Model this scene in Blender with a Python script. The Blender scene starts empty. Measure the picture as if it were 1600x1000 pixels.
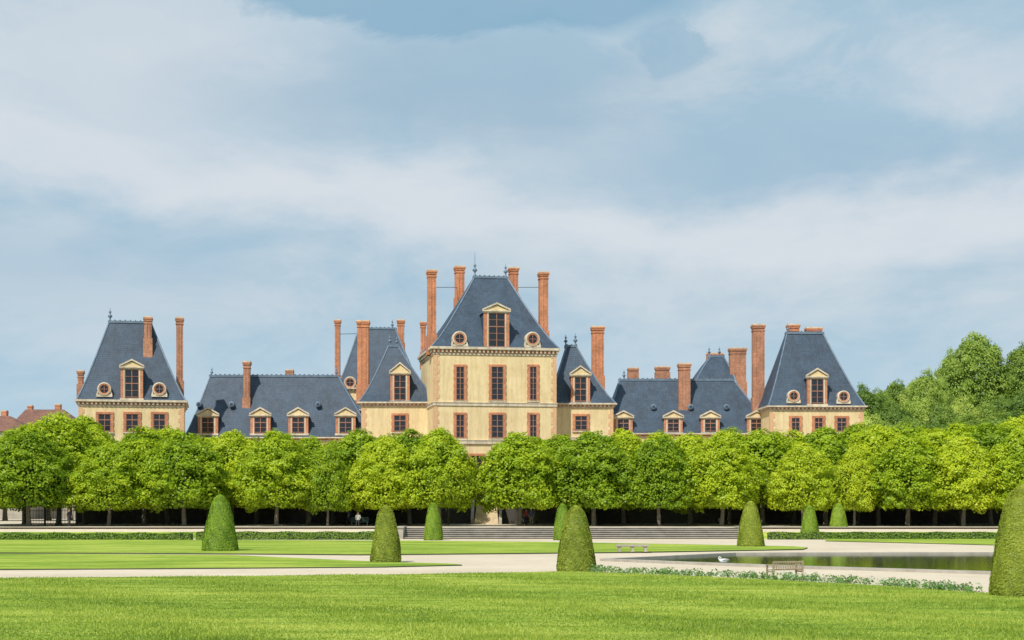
import bpy, math, random
import numpy as np
from mathutils import Vector, Matrix
random.seed(7); rng=np.random.default_rng(11)
F=2400.0; HY=788.0; CZ=3.2
def gx(px,d): return (px-800)/F*d
def gz(py,d): return CZ+(HY-py)/F*d
def gd(py,z=0.0): return (CZ-z)*F/(py-HY)
def gp(px,py,z=0.0):
    d=gd(py,z); return (gx(px,d),d)
scene=bpy.context.scene
coll=scene.collection
TZ=1.0

# ------------------------------------------------------------ materials
def newmat(name):
    m=bpy.data.materials.new(name); m.use_nodes=True
    nt=m.node_tree; b=nt.nodes['Principled BSDF']; return m,nt,b
def N(nt,t,**k):
    n=nt.nodes.new(t)
    for a,v in k.items():
        if a in ('op',): n.operation=v
        else: setattr(n,a,v)
    return n
def L(nt,a,b): nt.links.new(a,b)
def rgb(c): return (c[0],c[1],c[2],1.0)
def ramp(nt,fac,stops):
    r=N(nt,'ShaderNodeValToRGB'); L(nt,fac,r.inputs['Fac'])
    e=r.color_ramp.elements
    while len(e)<len(stops): e.new(0.5)
    for i,(p,c) in enumerate(stops):
        e[i].position=p; e[i].color=rgb(c)
    return r.outputs['Color']
def noise(nt,vec,scale,detail=4,rough=0.6,dist=0.0):
    n=N(nt,'ShaderNodeTexNoise'); n.inputs['Scale'].default_value=scale
    n.inputs['Detail'].default_value=detail; n.inputs['Roughness'].default_value=rough
    n.inputs['Distortion'].default_value=dist
    if vec is not None: L(nt,vec,n.inputs['Vector'])
    return n.outputs['Fac']
def mixc(nt,fac,a,b,mode='MIX'):
    m=N(nt,'ShaderNodeMix'); m.data_type='RGBA'; m.blend_type=mode
    if isinstance(fac,(int,float)): m.inputs[0].default_value=fac
    else: L(nt,fac,m.inputs[0])
    for s,i in ((a,6),(b,7)):
        if isinstance(s,tuple): m.inputs[i].default_value=rgb(s)
        else: L(nt,s,m.inputs[i])
    return m.outputs[2]
def mth(nt,op,a,b=None,c=None,clamp=False):
    m=N(nt,'ShaderNodeMath',op=op); m.use_clamp=clamp
    for i,s in enumerate((a,b,c)):
        if s is None: continue
        if isinstance(s,(int,float)): m.inputs[i].default_value=s
        else: L(nt,s,m.inputs[i])
    return m.outputs[0]
def bump(nt,b,h,st,dist):
    n=N(nt,'ShaderNodeBump'); n.inputs['Strength'].default_value=st; n.inputs['Distance'].default_value=dist
    L(nt,h,n.inputs['Height']); L(nt,n.outputs['Normal'],b.inputs['Normal'])
def pmat(name,c1,c2,scale,rough=0.8,bs=0.3,bd=0.02,bscale=None,streak=None,amt=0.45):
    m,nt,b=newmat(name); tc=N(nt,'ShaderNodeTexCoord').outputs['Object']
    f=noise(nt,tc,scale,6,0.7)
    col=ramp(nt,f,[(0.3,c1),(0.7,c2)])
    if streak:
        mp=N(nt,'ShaderNodeMapping'); mp.inputs['Scale'].default_value=(1.2,1.2,0.12); L(nt,tc,mp.inputs['Vector'])
        s=noise(nt,mp.outputs[0],1.5,5,0.7)
        col=mixc(nt,mth(nt,'MULTIPLY',ramp(nt,s,[(0.42,(0,0,0)),(0.72,(1,1,1))]),amt),col,streak)
        s2=noise(nt,tc,1.1,6,0.75)
        col=mixc(nt,mth(nt,'MULTIPLY',ramp(nt,s2,[(0.55,(0,0,0)),(0.7,(1,1,1))]),amt*0.7),col,streak)
    L(nt,col,b.inputs['Base Color']); b.inputs['Roughness'].default_value=rough
    h=noise(nt,tc,bscale or scale*6,4,0.6); bump(nt,b,h,bs,bd)
    return m
def rowmat(name,c1,c2,mort,bw,rh,ms,rough,var,fv=0.8,streak=None):
    m,nt,b=newmat(name); tc=N(nt,'ShaderNodeTexCoord').outputs['Object']
    s=N(nt,'ShaderNodeSeparateXYZ'); L(nt,tc,s.inputs[0])
    c=N(nt,'ShaderNodeCombineXYZ'); L(nt,mth(nt,'ADD',s.outputs[0],s.outputs[1]),c.inputs[0]); L(nt,s.outputs[2],c.inputs[1])
    br=N(nt,'ShaderNodeTexBrick'); L(nt,c.outputs[0],br.inputs['Vector'])
    br.inputs['Scale'].default_value=1; br.inputs['Brick Width'].default_value=bw; br.inputs['Row Height'].default_value=rh
    br.inputs['Mortar Size'].default_value=ms; br.inputs['Color1'].default_value=rgb(c1); br.inputs['Color2'].default_value=rgb(c2); br.inputs['Mortar'].default_value=rgb(mort)
    n=noise(nt,tc,0.55,6,0.7); v=ramp(nt,n,[(0.3,(var,var,var)),(0.7,(2-var,2-var,2-var))])
    n2=noise(nt,tc,3.5,4,0.7); v2=ramp(nt,n2,[(0.3,(fv,fv,fv)),(0.7,(2-fv,2-fv,2-fv))])
    col=mixc(nt,1.0,br.outputs['Color'],v,'MULTIPLY'); col=mixc(nt,1.0,col,v2,'MULTIPLY')
    if streak:
        mp=N(nt,'ShaderNodeMapping'); mp.inputs['Scale'].default_value=(1,1,0.15); L(nt,tc,mp.inputs['Vector'])
        s3=noise(nt,mp.outputs[0],1.8,5,0.7)
        col=mixc(nt,mth(nt,'MULTIPLY',ramp(nt,s3,[(0.5,(0,0,0)),(0.75,(1,1,1))]),0.5),col,streak)
    L(nt,col,b.inputs['Base Color']); b.inputs['Roughness'].default_value=rough
    bump(nt,b,br.outputs['Fac'],0.4,-0.02)
    return m
M={}
M['stucco']=pmat('cream_stucco',(0.70,0.53,0.27),(0.86,0.69,0.40),0.7,0.9,0.2,0.02,6,streak=(0.48,0.35,0.19),amt=0.6)
M['stucco_pale']=pmat('pale_stone_wall',(0.64,0.51,0.32),(0.78,0.65,0.44),0.8,0.9,0.2,0.02,6,streak=(0.38,0.30,0.2),amt=0.55)
M['stone']=pmat('trim_stone',(0.58,0.48,0.34),(0.76,0.65,0.49),1.2,0.85,0.3,0.02,8,streak=(0.28,0.23,0.17),amt=0.7)
M['quoin']=pmat('buff_quoin_stone',(0.58,0.33,0.17),(0.72,0.46,0.26),2.2,0.85,0.3,0.02,8)
M['greystone']=pmat('grey_step_stone',(0.29,0.26,0.22),(0.46,0.42,0.35),0.9,0.9,0.4,0.03,5)
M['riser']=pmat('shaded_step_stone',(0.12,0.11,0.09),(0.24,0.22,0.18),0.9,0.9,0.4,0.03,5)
M['brick']=rowmat('red_brick',(0.60,0.22,0.10),(0.47,0.15,0.07),(0.55,0.34,0.2),0.34,0.12,0.012,0.9,0.74,streak=(0.25,0.12,0.08))
M['oldbrick']=rowmat('weathered_brick',(0.50,0.215,0.12),(0.38,0.15,0.085),(0.45,0.3,0.2),0.34,0.12,0.012,0.9,0.70,streak=(0.22,0.13,0.09))
M['slate']=rowmat('slate_roof',(0.038,0.066,0.102),(0.029,0.053,0.086),(0.018,0.035,0.06),0.36,0.26,0.016,0.62,0.66,0.80,streak=(0.075,0.10,0.125))
M['lead']=pmat('lead_sheet',(0.09,0.135,0.19),(0.18,0.24,0.31),2.0,0.5,0.2,0.01)
M['tile']=rowmat('clay_roof_tile',(0.26,0.12,0.08),(0.19,0.09,0.065),(0.1,0.06,0.05),0.3,0.25,0.02,0.9,0.8)
M['timber']=pmat('red_brown_timber',(0.28,0.12,0.075),(0.38,0.18,0.12),3,0.6)
M['iron']=pmat('dark_iron',(0.02,0.022,0.025),(0.04,0.04,0.045),5,0.5)
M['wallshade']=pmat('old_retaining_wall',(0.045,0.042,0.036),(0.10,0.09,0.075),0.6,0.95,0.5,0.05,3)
M['benchwood']=pmat('weathered_teak',(0.26,0.20,0.12),(0.42,0.34,0.22),6,0.8,0.4,0.005)
M['bark']=pmat('bark',(0.12,0.10,0.07),(0.28,0.24,0.18),3,0.95,0.7,0.03,14)
m,nt,b=newmat('window_glass'); b.inputs['Base Color'].default_value=(0.02,0.024,0.03,1); b.inputs['Roughness'].default_value=0.12
tcg=N(nt,'ShaderNodeTexCoord').outputs['Object']; bump(nt,b,noise(nt,tcg,1.4,2,0.5),0.5,0.08)
M['glass']=m
m,nt,b=newmat('swan_feather'); b.inputs['Base Color'].default_value=(0.8,0.79,0.76,1); b.inputs['Roughness'].default_value=0.8; M['feather']=m
m,nt,b=newmat('orange_bill'); b.inputs['Base Color'].default_value=(0.6,0.18,0.03,1); M['bill']=m
def simple(n,c,r=0.8):
    m,nt,b=newmat(n); tc=N(nt,'ShaderNodeTexCoord').outputs['Object']
    f=noise(nt,tc,9,3); L(nt,ramp(nt,f,[(0.3,tuple(x*0.8 for x in c)),(0.7,c)]),b.inputs['Base Color']); b.inputs['Roughness'].default_value=r; return m

# ---- ground materials
def gravelmat(name,c1,c2,c3):
    m,nt,b=newmat(name); tc=N(nt,'ShaderNodeTexCoord').outputs['Object']
    big=noise(nt,tc,0.12,6,0.7); fine=noise(nt,tc,9,4,0.8); med=noise(nt,tc,1.1,5,0.75)
    col=mixc(nt,ramp(nt,big,[(0.35,(0,0,0)),(0.65,(1,1,1))]),c1,c2)
    col=mixc(nt,ramp(nt,med,[(0.5,(0,0,0)),(0.75,(0.5,0.5,0.5))]),col,c3)
    col=mixc(nt,ramp(nt,fine,[(0.5,(0,0,0)),(0.75,(0.8,0.8,0.8))]),col,c3)
    L(nt,col,b.inputs['Base Color']); b.inputs['Roughness'].default_value=0.95; bump(nt,b,fine,0.5,0.03); return m
M['gravel']=gravelmat('gravel',(0.55,0.46,0.33),(0.66,0.56,0.42),(0.40,0.33,0.23))
M['earth']=gravelmat('terrace_ground',(0.50,0.42,0.31),(0.62,0.53,0.40),(0.35,0.28,0.19))
def grassmat(name,dark,mid,light):
    m,nt,b=newmat(name); tc=N(nt,'ShaderNodeTexCoord').outputs['Object']
    mp=N(nt,'ShaderNodeMapping'); mp.inputs['Rotation'].default_value=(0,0,math.radians(-24)); mp.inputs['Scale'].default_value=(0.12,0.9,1); L(nt,tc,mp.inputs['Vector'])
    st=noise(nt,mp.outputs[0],0.9,4,0.6); big=noise(nt,tc,0.10,5,0.65); med=noise(nt,tc,1.3,5,0.75); fine=noise(nt,tc,14,3,0.8)
    f=mth(nt,'ADD',mth(nt,'MULTIPLY',st,0.5),mth(nt,'ADD',mth(nt,'MULTIPLY',big,0.25),mth(nt,'ADD',mth(nt,'MULTIPLY',med,0.17),mth(nt,'MULTIPLY',fine,0.08))))
    col=ramp(nt,f,[(0.42,dark),(0.5,mid),(0.58,light)])
    L(nt,col,b.inputs['Base Color']); b.inputs['Roughness'].default_value=0.9; b.inputs['Specular IOR Level'].default_value=0.1
    bump(nt,b,mth(nt,'ADD',fine,mth(nt,'MULTIPLY',med,2.0)),0.6,0.06); return m
M['lawn']=grassmat('lawn_grass',(0.14,0.235,0.025),(0.26,0.36,0.04),(0.43,0.48,0.09))
M['soil']=simple('dark_soil_edge',(0.05,0.06,0.025))

def leafmat(name,cols,trans=0.35,rnd=0.25,nscale=0.6,fine=0.0):
    m=bpy.data.materials.new(name); m.use_nodes=True; nt=m.node_tree; nt.nodes.clear()
    out=N(nt,'ShaderNodeOutputMaterial'); d=N(nt,'ShaderNodeBsdfDiffuse'); t=N(nt,'ShaderNodeBsdfTranslucent'); g=N(nt,'ShaderNodeBsdfGlossy'); g.inputs['Roughness'].default_value=0.45
    at=N(nt,'ShaderNodeAttribute'); at.attribute_name='tint'
    oi=N(nt,'ShaderNodeObjectInfo'); tc=N(nt,'ShaderNodeTexCoord').outputs['Object']
    n=noise(nt,tc,nscale,3,0.6)
    f=mth(nt,'ADD',mth(nt,'MULTIPLY',at.outputs['Fac'],0.5),mth(nt,'ADD',mth(nt,'MULTIPLY',n,0.5),mth(nt,'MULTIPLY',mth(nt,'SUBTRACT',oi.outputs['Random'],0.5),rnd)))
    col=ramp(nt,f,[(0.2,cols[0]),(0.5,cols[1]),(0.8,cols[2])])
    for s in (d,t): L(nt,col,s.inputs['Color'])
    mx=N(nt,'ShaderNodeMixShader'); mx.inputs[0].default_value=trans; L(nt,d.outputs[0],mx.inputs[1]); L(nt,t.outputs[0],mx.inputs[2])
    m2=N(nt,'ShaderNodeMixShader'); m2.inputs[0].default_value=0.02; L(nt,mx.outputs[0],m2.inputs[1]); L(nt,g.outputs[0],m2.inputs[2])
    L(nt,m2.outputs[0],out.inputs[0]); return m
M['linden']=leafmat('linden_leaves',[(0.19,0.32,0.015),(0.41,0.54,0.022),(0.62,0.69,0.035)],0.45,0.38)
M['wood']=leafmat('woodland_leaves',[(0.17,0.28,0.045),(0.33,0.46,0.075),(0.55,0.64,0.13)],0.45,0.9,0.3)
M['yewg']=leafmat('green_yew',[(0.13,0.24,0.02),(0.25,0.38,0.032),(0.39,0.50,0.05)],0.2,0.2,1.5)
M['yewb']=leafmat('olive_yew',[(0.14,0.19,0.02),(0.27,0.33,0.035),(0.43,0.47,0.06)],0.2,0.2,1.2)
M['box']=leafmat('box_hedge',[(0.06,0.12,0.02),(0.14,0.24,0.03),(0.22,0.32,0.05)],0.15,0.2,1.5)
M['silver']=leafmat('silver_foliage',[(0.11,0.23,0.05),(0.22,0.37,0.10),(0.60,0.66,0.52)],0.25,0,3)
M['blade']=leafmat('grass_blades',[(0.16,0.26,0.028),(0.30,0.40,0.05),(0.49,0.54,0.10)],0.3,0,0.25)
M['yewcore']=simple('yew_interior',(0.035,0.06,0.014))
m,nt,b=newmat('pool_water'); tc=N(nt,'ShaderNodeTexCoord').outputs['Object']
b.inputs['Base Color'].default_value=(0.045,0.075,0.028,1); b.inputs['Roughness'].default_value=0.03
wv=N(nt,'ShaderNodeMapping'); wv.inputs['Scale'].default_value=(1.0,2.0,1); L(nt,tc,wv.inputs['Vector'])
bump(nt,b,noise(nt,wv.outputs[0],1.6,5,0.6),0.14,0.03); M['water']=m

# ------------------------------------------------------------ mesh builder
class MB:
    def __init__(s): s.v=[]; s.f=[]; s.m=[]
    def add(s,vs,fs,mi=0):
        o=len(s.v); s.v+=[tuple(p) for p in vs]; s.f+=[tuple(i+o for i in f) for f in fs]; s.m+=[mi]*len(fs)
    def box(s,x0,x1,y0,y1,z0,z1,mi=0):
        s.add([(x0,y0,z0),(x1,y0,z0),(x1,y1,z0),(x0,y1,z0),(x0,y0,z1),(x1,y0,z1),(x1,y1,z1),(x0,y1,z1)],
              [(0,3,2,1),(4,5,6,7),(0,1,5,4),(1,2,6,5),(2,3,7,6),(3,0,4,7)],mi)
    def prism(s,poly,y0,y1,mi=0): # poly in xz, extruded in y
        n=len(poly); s.add([(x,y0,z) for x,z in poly]+[(x,y1,z) for x,z in poly],
              [tuple(range(n)),tuple(range(2*n-1,n-1,-1))]+[(i,i+n,(i+1)%n+n,(i+1)%n) for i in range(n)],mi)
    def lathe(s,c,prof,n=12,mi=0,axis='z',cap=True):
        vs=[]
        for r,h in prof:
            for k in range(n):
                a=2*math.pi*k/n
                if axis=='z': vs.append((c[0]+r*math.cos(a),c[1]+r*math.sin(a),c[2]+h))
                else: vs.append((c[0]+r*math.cos(a),c[1]+h,c[2]+r*math.sin(a)))
        fs=[]
        for j in range(len(prof)-1):
            for k in range(n):
                a,b_=j*n+k,j*n+(k+1)%n; fs.append((a,b_,b_+n,a+n))
        if cap:
            if prof[0][0]>1e-4: fs.append(tuple(range(n-1,-1,-1)))
            if prof[-1][0]>1e-4: fs.append(tuple(range((len(prof)-1)*n,len(prof)*n)))
        s.add(vs,fs,mi)
    def tube(s,pts,rads,n=6,mi=0):
        vs=[];P=[Vector(p) for p in pts]
        for i,p in enumerate(P):
            d=(P[min(i+1,len(P)-1)]-P[max(i-1,0)]).normalized()
            a=d.cross(Vector((0.13,0.97,0.21))).normalized(); b_=d.cross(a)
            for k in range(n):
                t=2*math.pi*k/n; vs.append(p+rads[i]*(a*math.cos(t)+b_*math.sin(t)))
        fs=[]
        for j in range(len(P)-1):
            for k in range(n):
                a,b_=j*n+k,j*n+(k+1)%n; fs.append((a,b_,b_+n,a+n))
        fs.append(tuple(range(n-1,-1,-1))); fs.append(tuple(range((len(P)-1)*n,len(P)*n)))
        s.add(vs,fs,mi)
    def mesh(s,name,mats,smooth=False):
        me=bpy.data.meshes.new(name); me.from_pydata(s.v,[],s.f)
        for m in mats: me.materials.append(m)
        me.polygons.foreach_set('material_index',s.m)
        if smooth: me.polygons.foreach_set('use_smooth',[True]*len(s.f))
        me.update(); return me
    def obj(s,name,mats,parent=None,smooth=False,**kw):
        o=bpy.data.objects.new(name,s.mesh(name,mats,smooth)); coll.objects.link(o)
        if parent: o.parent=parent
        for k,v in kw.items(): o[k]=v
        return o
def empty(name,loc,rot=0,**kw):
    o=bpy.data.objects.new(name,None); o.empty_display_size=0.5; coll.objects.link(o); o.location=loc; o.rotation_euler=(0,0,rot)
    for k,v in kw.items(): o[k]=v
    return o

# ------------------------------------------------------------ architecture
class Bld:
    def __init__(s,name,px,D,th,label,cat='building'):
        s.th=math.radians(th); s.O=(gx(px,D),D); s.c=math.cos(s.th); s.s=math.sin(s.th)
        s.e=empty(name,(s.O[0],s.O[1],0),s.th,label=label,category=cat)
    def U(s,px,v=0):
        t=(px-800)/F; return (t*(s.O[1]+v*s.c)-s.O[0]+v*s.s)/(s.c-t*s.s)
    def Dp(s,px,v=0): return s.O[1]+s.U(px,v)*s.s+v*s.c
    def Z(s,py,px,v=0): return gz(py,s.Dp(px,v))
def toothed(mb,x0,x1,z0,z1,y0,y1,inner,step=0.42,mi=0,both=False):
    z=z0;k=0
    while z<z1-0.05:
        e=min(z+step,z1); w=inner if k%2==0 else 0
        mb.box(x0-(w if both in ('L','B') else 0),x1+(w if both in ('R','B') else 0),y0-(0.003 if k%2 else 0),y1,z,e,mi); z=e;k+=1
def win_mesh(mb,u0,u1,z0,z1,v,nx,nz):
    mb.box(u0,u1,v-0.03,v+0.02,z0,z1,0)
    t=0.08
    for x in (u0,u1-t): mb.box(x,x+t,v-0.10,v-0.035,z0,z1,1)
    for z in (z0,z1-t): mb.box(u0+t,u1-t,v-0.098,v-0.035,z,z+t,1)
    for i in range(1,nx):
        x=u0+(u1-u0)*i/nx; w=0.07 if i*2==nx else 0.035; mb.box(x-w/2-0.01,x+w/2+0.01,v-0.09,v-0.035,z0+t,z1-t,1)
    for j in range(1,nz):
        z=z0+(z1-z0)*j/nz; w=0.12 if j==round(nz*0.62) else 0.05; mb.box(u0+t,u1-t,v-0.085,v-0.035,z-w/2,z+w/2,1)
def window(B,px0,px1,y0,y1,v=0,nx=2,nz=5,mat='brick',sur=0.27):
    u0,u1=B.U(px0,v)+sur*.75,B.U(px1,v)-sur*.75; pc=(px0+px1)/2; z1,z0=B.Z(y0,pc,v),B.Z(y1,pc,v)
    mb=MB(); win_mesh(mb,u0,u1,z0,z1,v,nx,nz); w=mb.obj('window',[M['glass'],M['timber']],B.e)
    mb=MB()
    toothed(mb,u0-sur,u0,z0-0.1,z1,v-0.14,v+0.01,0.05,both='L'); toothed(mb,u1,u1+sur,z0-0.1,z1,v-0.14,v+0.01,0.05,both='R')
    mb.box(u0-sur-0.04,u1+sur+0.04,v-0.15,v+0.01,z1,z1+0.26,0)
    mb.box(u0-sur-0.08,u1+sur+0.08,v-0.20,v+0.01,z0-0.24,z0-0.1,1)
    mb.obj('window_surround',[M[mat],M['stone']],w)
def quoin(B,u,z0,z1,side,v=0,w=0.42,tooth=0.2,mat='quoin'):
    mb=MB()
    if side<0: toothed(mb,u-0.04,u+w,z0,z1,v-0.045,v+w,tooth,0.5,0,'R')
    else: toothed(mb,u-w,u+0.04,z0,z1,v-0.045,v+w,tooth,0.5,0,'L')
    mb.obj('quoin',[M[mat]],B.e)
def cornice(B,u0,u1,v0,v1,z,name='cornice',h=0.75,brick=True,dent=True):
    mb=MB()
    mb.box(u0-0.10,u1+0.10,v0-0.10,v1+0.10,z-h,z-h*0.72,1)
    mb.box(u0-0.16,u1+0.16,v0-0.16,v1+0.16,z-h*0.72,z-h*0.35,0 if brick else 1)
    mb.box(u0-0.45,u1+0.45,v0-0.45,v1+0.45,z-h*0.3,z,1)
    mb.box(u0-0.30,u1+0.30,v0-0.30,v1+0.30,z-h*0.35,z-h*0.3,1)
    if dent:
        x=u0-0.1
        while x<u1:
            mb.box(x,x+0.22,v0-0.30,v0-0.16,z-h*0.68,z-h*0.36,1 if brick else 0); x+=0.5
        y=v0+0.1
        while y<v1:
            mb.box(u0-0.30,u0-0.16,y,y+0.22,z-h*0.68,z-h*0.36,1 if brick else 0)
            mb.box(u1+0.16,u1+0.30,y,y+0.22,z-h*0.68,z-h*0.36,1 if brick else 0); y+=0.5
    mb.obj(name,[M['brick'],M['stone']],B.e)
def band(B,u0,u1,v0,v1,z0,z1,out=0.12):
    mb=MB(); mb.box(u0-out,u1+out,v0-out,v1+out,z0,z1,0); mb.box(u0-out-.06,u1+out+.06,v0-out-.06,v1+out+.06,z1,z1+0.09,0)
    mb.obj('string_course',[M['stone']],B.e)
def roof(B,u0,u1,v0,v1,z0,r0,r1,rv0,rv1,z1,flare=0.84,name='roof'):
    mb=MB(); K=8; rings=[]
    for k in range(K+1):
        t=k/K; h=t**flare
        if k==0:h=0
        a=u0+(r0-u0)*h; b_=u1+(r1-u1)*h; c=v0+(rv0-v0)*h; d=v1+(rv1-v1)*h; z=z0+(z1-z0)*t
        rings.append([(a,c,z),(b_,c,z),(b_,d,z),(a,d,z)])
    vs=[p for r in rings for p in r]; fs=[]
    for k in range(K):
        for i in range(4):
            j=(i+1)%4; fs.append((k*4+i,k*4+j,k*4+4+j,k*4+4+i))
    fs.append((K*4,K*4+1,K*4+2,K*4+3)); fs.append((3,2,1,0))
    mb.add(vs,fs,0)
    for i in range(4): mb.tube([r[i] for r in rings],[0.10]*(K+1),6,1)
    mb.box(r0-0.15,r1+0.15,rv0-0.15,rv1+0.15,z1-0.12,z1+0.16,1)
    x=r0
    while x<r1: mb.box(x,x+0.12,rv0-0.18,rv1+0.18,z1+0.163,z1+0.27,1); x+=0.6
    mb.obj(name,[M['slate'],M['lead']],B.e)
def finial(B,u,v,z,h=1.6):
    mb=MB(); s=h/1.6
    mb.lathe((u,v,z),[(0.22*s,-0.3),(0.20*s,0.1*s),(0.09*s,0.25*s),(0.08*s,0.45*s),(0.24*s,0.6*s),(0.26*s,0.72*s),(0.10*s,0.88*s),(0.06*s,1.0*s),(0.15*s,1.1*s),(0.15*s,1.18*s),(0.05*s,1.3*s),(0.02*s,1.6*s)],10,0)
    mb.obj('finial',[M['lead']],B.e,True)
def chimney(B,px0,px1,yt,yb,v,dep=1.1,mat='brick',cap=True):
    u0,u1=B.U(px0,v),B.U(px1,v); pc=(px0+px1)/2; z1=B.Z(yt,pc,v); z0=B.Z(yb,pc,v)-1.5
    w=u1-u0; mb=MB()
    cw=0.10 if w>0.7 else 0.06
    mb.box(u0+cw,u1-cw,v,v+dep,z0,z1-0.5,0)
    n=2 if w<1.6 else 3
    sw=(w-2*cw)/(2*n+1)
    for i in range(n):
        a=u0+cw+sw*(2*i+1); mb.box(a-sw*0.25,a+sw*1.25-sw*0.25,v-0.06,v-0.001,z0+0.3,z1-1.0,0)
    zb=B.Z(yb,pc,v)
    mb.box(u0-0.02,u1+0.02,v-0.12,v+dep+0.1,z0,zb+0.9,0)
    mb.box(u0+0.02,u1-0.02,v-0.08,v+dep+0.08,z1-0.9,z1-0.78,0)
    mb.box(u0+0.02,u1-0.02,v-0.09,v+dep+0.09,z1-0.55,z1-0.36,0)
    mb.box(u0-0.04,u1+0.04,v-0.15,v+dep+0.15,z1-0.36,z1-0.14,0)
    mb.box(u0,u1,v-0.1,v+dep+0.1,z1-0.14,z1,1)
    mb.obj('chimney',[M[mat],M['stone']],B.e)
def dormer(B,pc,wpx,yb,yt,yp,v,ww=None,nz=5,dep=4.0,fl='brick'):
    u=B.U(pc,v); hw=wpx/2/F*B.Dp(pc,v); z0=B.Z(yb,pc,v); z1=B.Z(yt,pc,v); zp=B.Z(yp,pc,v)
    mb=MB(); jw=hw*0.24
    mb.box(u-hw+0.04,u+hw-0.04,v+0.06,v+dep,z0-0.3,z1,2)
    toothed(mb,u-hw,u-hw+jw,z0-0.3,z1,v-0.06,v+0.5,0.0,0.4,0); toothed(mb,u+hw-jw,u+hw,z0-0.3,z1,v-0.06,v+0.5,0.0,0.4,0)
    mb.box(u-hw+jw,u-hw+jw+0.16,v-0.09,v+0.2,z0-0.3,z1,1); mb.box(u+hw-jw-0.16,u+hw-jw,v-0.09,v+0.2,z0-0.3,z1,1)
    mb.box(u-hw-0.08,u+hw+0.08,v-0.14,v+0.3,z0-0.35,z0-0.1,1)
    d=mb.obj('dormer',[M[fl],M['stone'],M['slate']],B.e)
    mb=MB(); win_mesh(mb,u-hw+jw+0.16,u+hw-jw-0.16,z0,z1-0.02,v+0.02,2,nz); mb.obj('window',[M['glass'],M['timber']],d)
    mb=MB(); o=0.16
    mb.box(u-hw-o*0.5,u+hw+o*0.5,v-0.16,v+0.35,z1,z1+0.16,1); mb.box(u-hw-o,u+hw+o,v-0.28,v+0.35,z1+0.16,z1+0.30,1)
    zb=z1+0.30; W=hw+o
    mb.prism([(u-W+0.15,zb),(u+W-0.15,zb),(u,zp-0.15)],v-0.12,v+0.35,0)
    for sgn in (-1,1):
        mb.prism([(u+sgn*W,zb+0.003),(u+sgn*(W-0.02),zb+0.19),(u,zp+0.17),(u,zp-0.05)][::sgn],v-0.28,v+0.37,1)
    mb.obj('pediment',[M['stucco'],M['stone']],d)
    mb=MB(); mb.prism([(u-W+0.05,zb-0.25),(u+W-0.05,zb-0.25),(u,zp+0.02)],v+0.36,v+dep,0); mb.obj('dormer_roof',[M['slate']],d)
def roundel(B,pc,yc,r_px,v):
    u=B.U(pc,v); R=r_px*0.92/F*B.Dp(pc,v); z=B.Z(yc,pc,v); mb=MB()
    mb.lathe((u,v,z),[(R*0.62,-0.02),(R*0.64,-0.18),(R*0.84,-0.22),(R*0.86,-0.16)],20,3,'y',cap=False)
    mb.lathe((u,v,z),[(R*0.84,-0.16),(R*0.86,-0.24),(R*1.0,-0.22),(R*1.06,-0.12),(R*1.06,0.3),(R*0.95,2.6)],20,4,'y',cap=False)
    mb.box(u-R*1.2,u+R*1.2,v-0.14,v+0.5,z-R*1.2,z-R*0.82,4)
    mb.prism([(u-R*1.2,z-R*0.82),(u-R*0.9,z-R*0.82),(u-R*1.0,z-R*0.15)],v-0.1,v+0.4,4)
    mb.prism([(u+R*0.9,z-R*0.82),(u+R*1.2,z-R*0.82),(u+R*1.0,z-R*0.15)],v-0.1,v+0.4,4)
    mb.lathe((u,v,z),[(R*0.66,-0.11),(R*0.66,-0.06)],20,1,'y')
    mb.box(u-0.03,u+0.03,v-0.17,v-0.115,z-R*0.6,z+R*0.6,2); mb.box(u-R*0.6,u+R*0.6,v-0.165,v-0.115,z-0.03,z+0.03,2)
    mb.obj('round_window',[M['quoin'],M['glass'],M['timber'],M['brick'],M['stone']],B.e)
def skylight(B,pc,yc,v):
    u=B.U(pc,v); z=B.Z(yc,pc,v); mb=MB(); mb.lathe((u,v,z),[(0.28,-0.25),(0.36,-0.2),(0.36,1.6)],12,0,'y'); mb.lathe((u,v,z),[(0.2,-0.28),(0.2,-0.2)],12,1,'y')
    mb.obj('roof_vent',[M['lead'],M['slate']],B.e)
def wall(B,u0,u1,v0,v1,z1,mat='stucco',quoins=True,z0=TZ-0.1,qm='quoin'):
    mb=MB(); mb.box(u0,u1,v0,v1,z0,z1,0); mb.obj('wall',[M[mat]],B.e)
    if quoins:
        quoin(B,u0,z0,z1-0.8,-1,v0,mat=qm); quoin(B,u1,z0,z1-0.8,1,v0,mat=qm)
def rod(B,a,b_,r=0.035):
    mb=MB(); mb.tube([a,b_],[r,r],5); mb.obj('iron_tie_rod',[M['iron']],B.e)

# --- central pavilion
B=Bld('chateau_pavilion',774,185,10,'tall cream pavilion with steep slate roof and brick chimneys')
u0,u1=B.U(678),B.U(869); v1=13.5; ze=B.Z(543,774)
wall(B,u0,u1,0,v1,ze)
cornice(B,u0,u1,0,v1,ze,h=0.95)
zr=B.Z(434,766,6.7)
roof(B,u0-0.3,u1+0.3,-0.3,v1+0.3,ze,B.U(741,6.7),B.U(792,6.7),6.4,7.1,zr,0.86)
zb=B.Z(630,774); band(B,u0,u1,0,v1,zb-0.35,zb); zb=B.Z(690,774); band(B,u0,u1,0,v1,zb-0.3,zb+0.1,0.2)
for a,b_ in ((710,728),(765,789),(825,841)):
    window(B,a,b_,573,625,0,2,6); window(B,a,b_,648,684,0,2,4)
for a,b_ in ((708,728),(732,756),(764,790),(822,842)): window(B,a,b_,712,765,0,2,5)
dormer(B,776,40,542,489,475,-0.15,nz=5,dep=5)
roundel(B,718,529,12,-0.1); roundel(B,832,530,12,-0.1)
chimney(B,668,683,421,535,2.2,1.3); chimney(B,843,858,424,528,2.2,1.3)
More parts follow.
